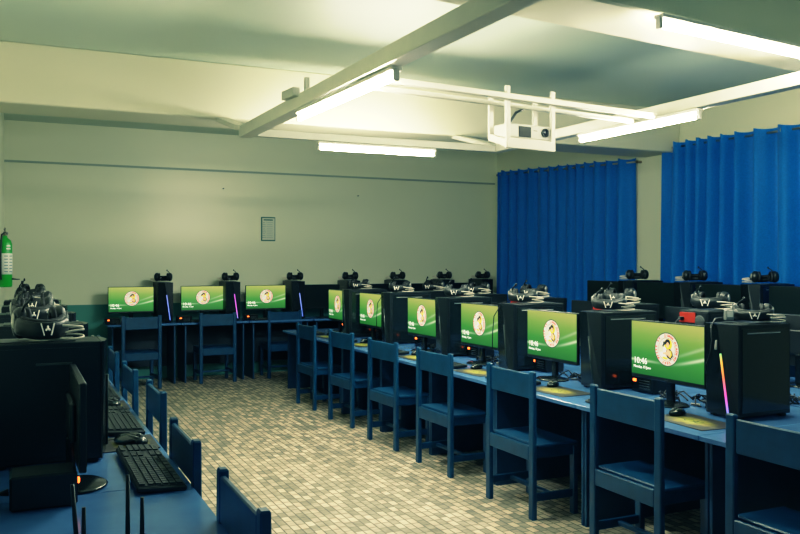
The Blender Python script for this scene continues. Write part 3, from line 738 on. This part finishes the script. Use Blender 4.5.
# ---------------------------------------------------------------- curtains
def curtain(y0, y1, z0, z1, label, amp=0.045, wl=0.20, seed=1):
    rnd = random.Random(seed)
    t = tag(empty('curtain', (XW-0.12, (y0+y1)/2, 0.55)), label, 'curtain', 'blue window curtains')
    b = B(); n = int(abs(y1-y0)/0.018); rows = 14; grid = []
    ph = 0.0; phs = []
    for i in range(n+1):
        ph += 2*math.pi*0.018/(wl*(1+0.25*math.sin(i*0.05+seed)+0.12*math.sin(i*0.021*seed))); phs.append(ph)
    for r in range(rows+1):
        k = r/rows; row = []
        for i in range(n+1):
            s = i/n; y = y0+(y1-y0)*s; zt = z0+(z1-z0)*s; z = zt+(0.55-zt)*k
            a = amp*(0.75+0.5*k)*(0.8+0.3*math.sin(i*0.031+seed))
            x = XW-0.13 + a*math.sin(phs[i] + 0.35*k*math.sin(i*0.02)) + 0.010*math.sin(phs[i]*2.3+k*2)
            if r == 0: z += 0.012*math.cos(phs[i]*1.0)
            row.append(b.bm.verts.new((x-(XW-0.12), y-(y0+y1)/2, z-0.55)))
        grid.append(row)
    fs = []
    for r in range(rows):
        for i in range(n): fs.append(b.bm.faces.new((grid[r][i], grid[r][i+1], grid[r+1][i+1], grid[r+1][i])))
    b._fin(fs, MT['curtain'], True)
    b.build('fabric', t)
    rp = B().lathe([(0.020, -0.004), (0.032, -0.004), (0.032, 0.004), (0.020, 0.004)], MT['rod'], (0, 0, 0), 14, Matrix.Rotation(R(90), 4, 'X'))
    g0 = rp.build('grommet', t); first = True; last = None; cnt = 0
    for i in range(1, n):
        if int(phs[i]/math.pi+0.5) != int(phs[i-1]/math.pi+0.5) :
            if int(phs[i]/math.pi+0.5) % 2: continue
            s = i/n; g = g0 if first else g0.copy()
            if not first: COL.objects.link(g); g.parent = t
            first = False
            g.location = (-0.03, y0+(y1-y0)*s-(y0+y1)/2, z0+(z1-z0)*s-0.05-0.55)
    rr = B().cyl((0, y0-0.06, z0-0.05), (0, y1+0.06, z1-0.05), 0.012, MT['rod'], seg=10)
    for yy, zz in ((y0-0.05, z0), (y1+0.05, z1)):
        rr.box((0.06, yy, zz-0.05), (0.12, 0.02, 0.03), MT['rod'])
        rr.ball((0, yy-0.0, zz-0.05), (0.018, 0.03, 0.018), MT['rod'], seg=8)
    o = rr.build('curtain_rod', None, (XW-0.12, 0, 0))
    return o
o = curtain(7.71, 10.74, 2.755, 2.90, 'blue grommet curtain between the back back wall corner and the pillar', amp=0.080, wl=0.225, seed=2)
tag(o, 'steel curtain rod over the far window, left of the pillar', 'curtain rod', 'curtain rods')
o = curtain(3.6, 7.19, 2.79, 2.853, 'blue grommet curtain right of the pillar at the right edge', amp=0.088, wl=0.235, seed=3)
tag(o, 'steel curtain rod over the near window, right of the pillar', 'curtain rod', 'curtain rods')

# ---------------------------------------------------------------- things on the walls
t = tag(empty('wall_notice', (3.12, YW-0.001, 1.967)), 'small framed notice sheet hung on the back wall', 'notice')
B().box((0, -0.004, 0), (0.20, 0.006, 0.33), MT['ink'], 0.001).build('border', t)
B().box((0.004, -0.0085, 0.0), (0.172, 0.003, 0.30), MT['paper']).build('sheet', t)
pr = B().box((0.0, -0.0108, 0.125), (0.13, 0.001, 0.016), MT['ink'])
for k in range(9): pr.box((-0.06, -0.0108, 0.09-0.026*k), (0.03 + 0.012*(k % 3), 0.001, 0.005), MT['labtxt']).box((0.02, -0.0108, 0.09-0.026*k), (0.09-0.01*(k % 2), 0.001, 0.003), MT['labtxt'])
pr.build('print', t)
for k, (x, z) in enumerate(((2.50, 2.50), (4.45, 2.47))):
    o = B().cyl((x, YW-0.001, z), (x, YW-0.03, z), 0.008, MT['grey'], seg=8).build('wall_hook')
    tag(o, 'small dark hook high on the back wall, ' + ['left of the notice', 'right of the notice'][k], 'hook', 'wall hooks')

t = tag(empty('fire_extinguisher', (-0.092, 7.0, 1.315)), 'green fire extinguisher with white label on the left wall corner', 'fire extinguisher')
B().lathe([(0.001, 0), (0.068, 0), (0.075, 0.012), (0.075, 0.47), (0.06, 0.515), (0.03, 0.54), (0.022, 0.565), (0.001, 0.566)], MT['green'], (0, 0, 0), 24).build('tank', t)
B().lathe([(0.0755, 0.14), (0.0765, 0.141), (0.0765, 0.369), (0.0755, 0.37)], MT['lab'], (0, 0, 0), 24).build('label_band', t)
t.scale = (0.70, 0.70, 0.70)
pr = B()
for k in range(6):
    for a in (-80, -40): pr.box((0.0772*math.cos(R(a)), 0.0772*math.sin(R(a)), 0.34-0.034*k), (0.002, 0.038, 0.010), MT['labtxt'], 0, Euler((0, 0, R(a))))
pr.build('label_print', t)
pr = B()
for z in (0.42, 0.45): pr.box((0.0765*math.cos(R(-60)), 0.0765*math.sin(R(-60)), z), (0.002, 0.05, 0.012), MT['lab'], 0, Euler((0, 0, R(-60))))
pr.build('upper_print', t)
B().cyl((0, 0, 0.56), (0, 0, 0.61), 0.018, MT['rod'], seg=12).box((0.0, -0.02, 0.635), (0.02, 0.13, 0.014), MT['black'], 0.003, Euler((R(12), 0, 0))).box((0.0, -0.02, 0.605), (0.018, 0.11, 0.012), MT['black'], 0.003).ball((0.026, -0.01, 0.59), (0.012, 0.016, 0.016), MT['silver'], seg=10).build('valve', t)
B().tube([(0, -0.03, 0.60), (-0.03, -0.085, 0.57), (-0.04, -0.092, 0.40), (-0.04, -0.09, 0.12), (-0.035, -0.085, 0.08)], 0.011, MT['black'], 8).build('hose', t)
B().tube([(0.07, -0.02, 0.09), (0.115, -0.02, 0.085), (0.15, -0.02, 0.085)], [0.010, 0.007, 0.005], MT['black'], 8).build('nozzle', t)
B().box((-0.078, 0, 0.30), (0.010, 0.05, 0.30), MT['silver'], 0.002).build('wall_bracket', t)

# ---------------------------------------------------------------- camera, world
cam = bpy.data.cameras.new('camera'); co = bpy.data.objects.new('camera', cam); COL.objects.link(co)
TH = math.atan(382/820)
co.location = (0, 0, 1.5); co.rotation_euler = (R(90), 0, -TH)
cam.sensor_width = 36; cam.lens = 36*820/800; cam.shift_y = -4/800; cam.clip_start = 0.05
sc.camera = co
w = bpy.data.worlds.new('teal_fill'); sc.world = w; w.use_nodes = True
bg = w.node_tree.nodes['Background']; bg.inputs['Color'].default_value = (0.30, 0.62, 0.78, 1); bg.inputs['Strength'].default_value = 0.22  # unseen teal ambient fill, added to light the room from its open side
sc.view_settings.view_transform = 'Standard'; sc.view_settings.look = 'None'
sc.view_settings.exposure = 0.0; sc.view_settings.gamma = 1.0
vs = sc.view_settings; vs.use_curve_mapping = True; cm = vs.curve_mapping
def curve(i, pts):
    c = cm.curves[i]; c.points[0].location = pts[0]; c.points[0].handle_type = 'AUTO_CLAMPED'; c.points[-1].handle_type = 'AUTO_CLAMPED'; c.points[-1].location = pts[-1]
    for p in pts[1:-1]: c.points.new(*p).handle_type = 'AUTO_CLAMPED'
WL = 2.5
cm.white_level = (WL, WL, WL)
curve(0, [(0, 0.0003), (0.012/WL, 0.0035), (0.04/WL, 0.020), (0.2/WL, 0.185), (0.55/WL, 0.60), (1/WL, 0.84), (1, 1)])
curve(1, [(0, 0.0009), (0.012/WL, 0.0075), (0.04/WL, 0.034), (0.2/WL, 0.235), (0.55/WL, 0.60), (1/WL, 0.83), (1, 1)])
curve(2, [(0, 0.0016), (0.012/WL, 0.0105), (0.04/WL, 0.041), (0.2/WL, 0.21), (0.55/WL, 0.51), (1/WL, 0.76), (1, 0.96)])
cm.update()
sc.cycles.use_denoising = True
sc.cycles.max_bounces = 8; sc.cycles.diffuse_bounces = 5
sc.cycles.sample_clamp_indirect = 6.0
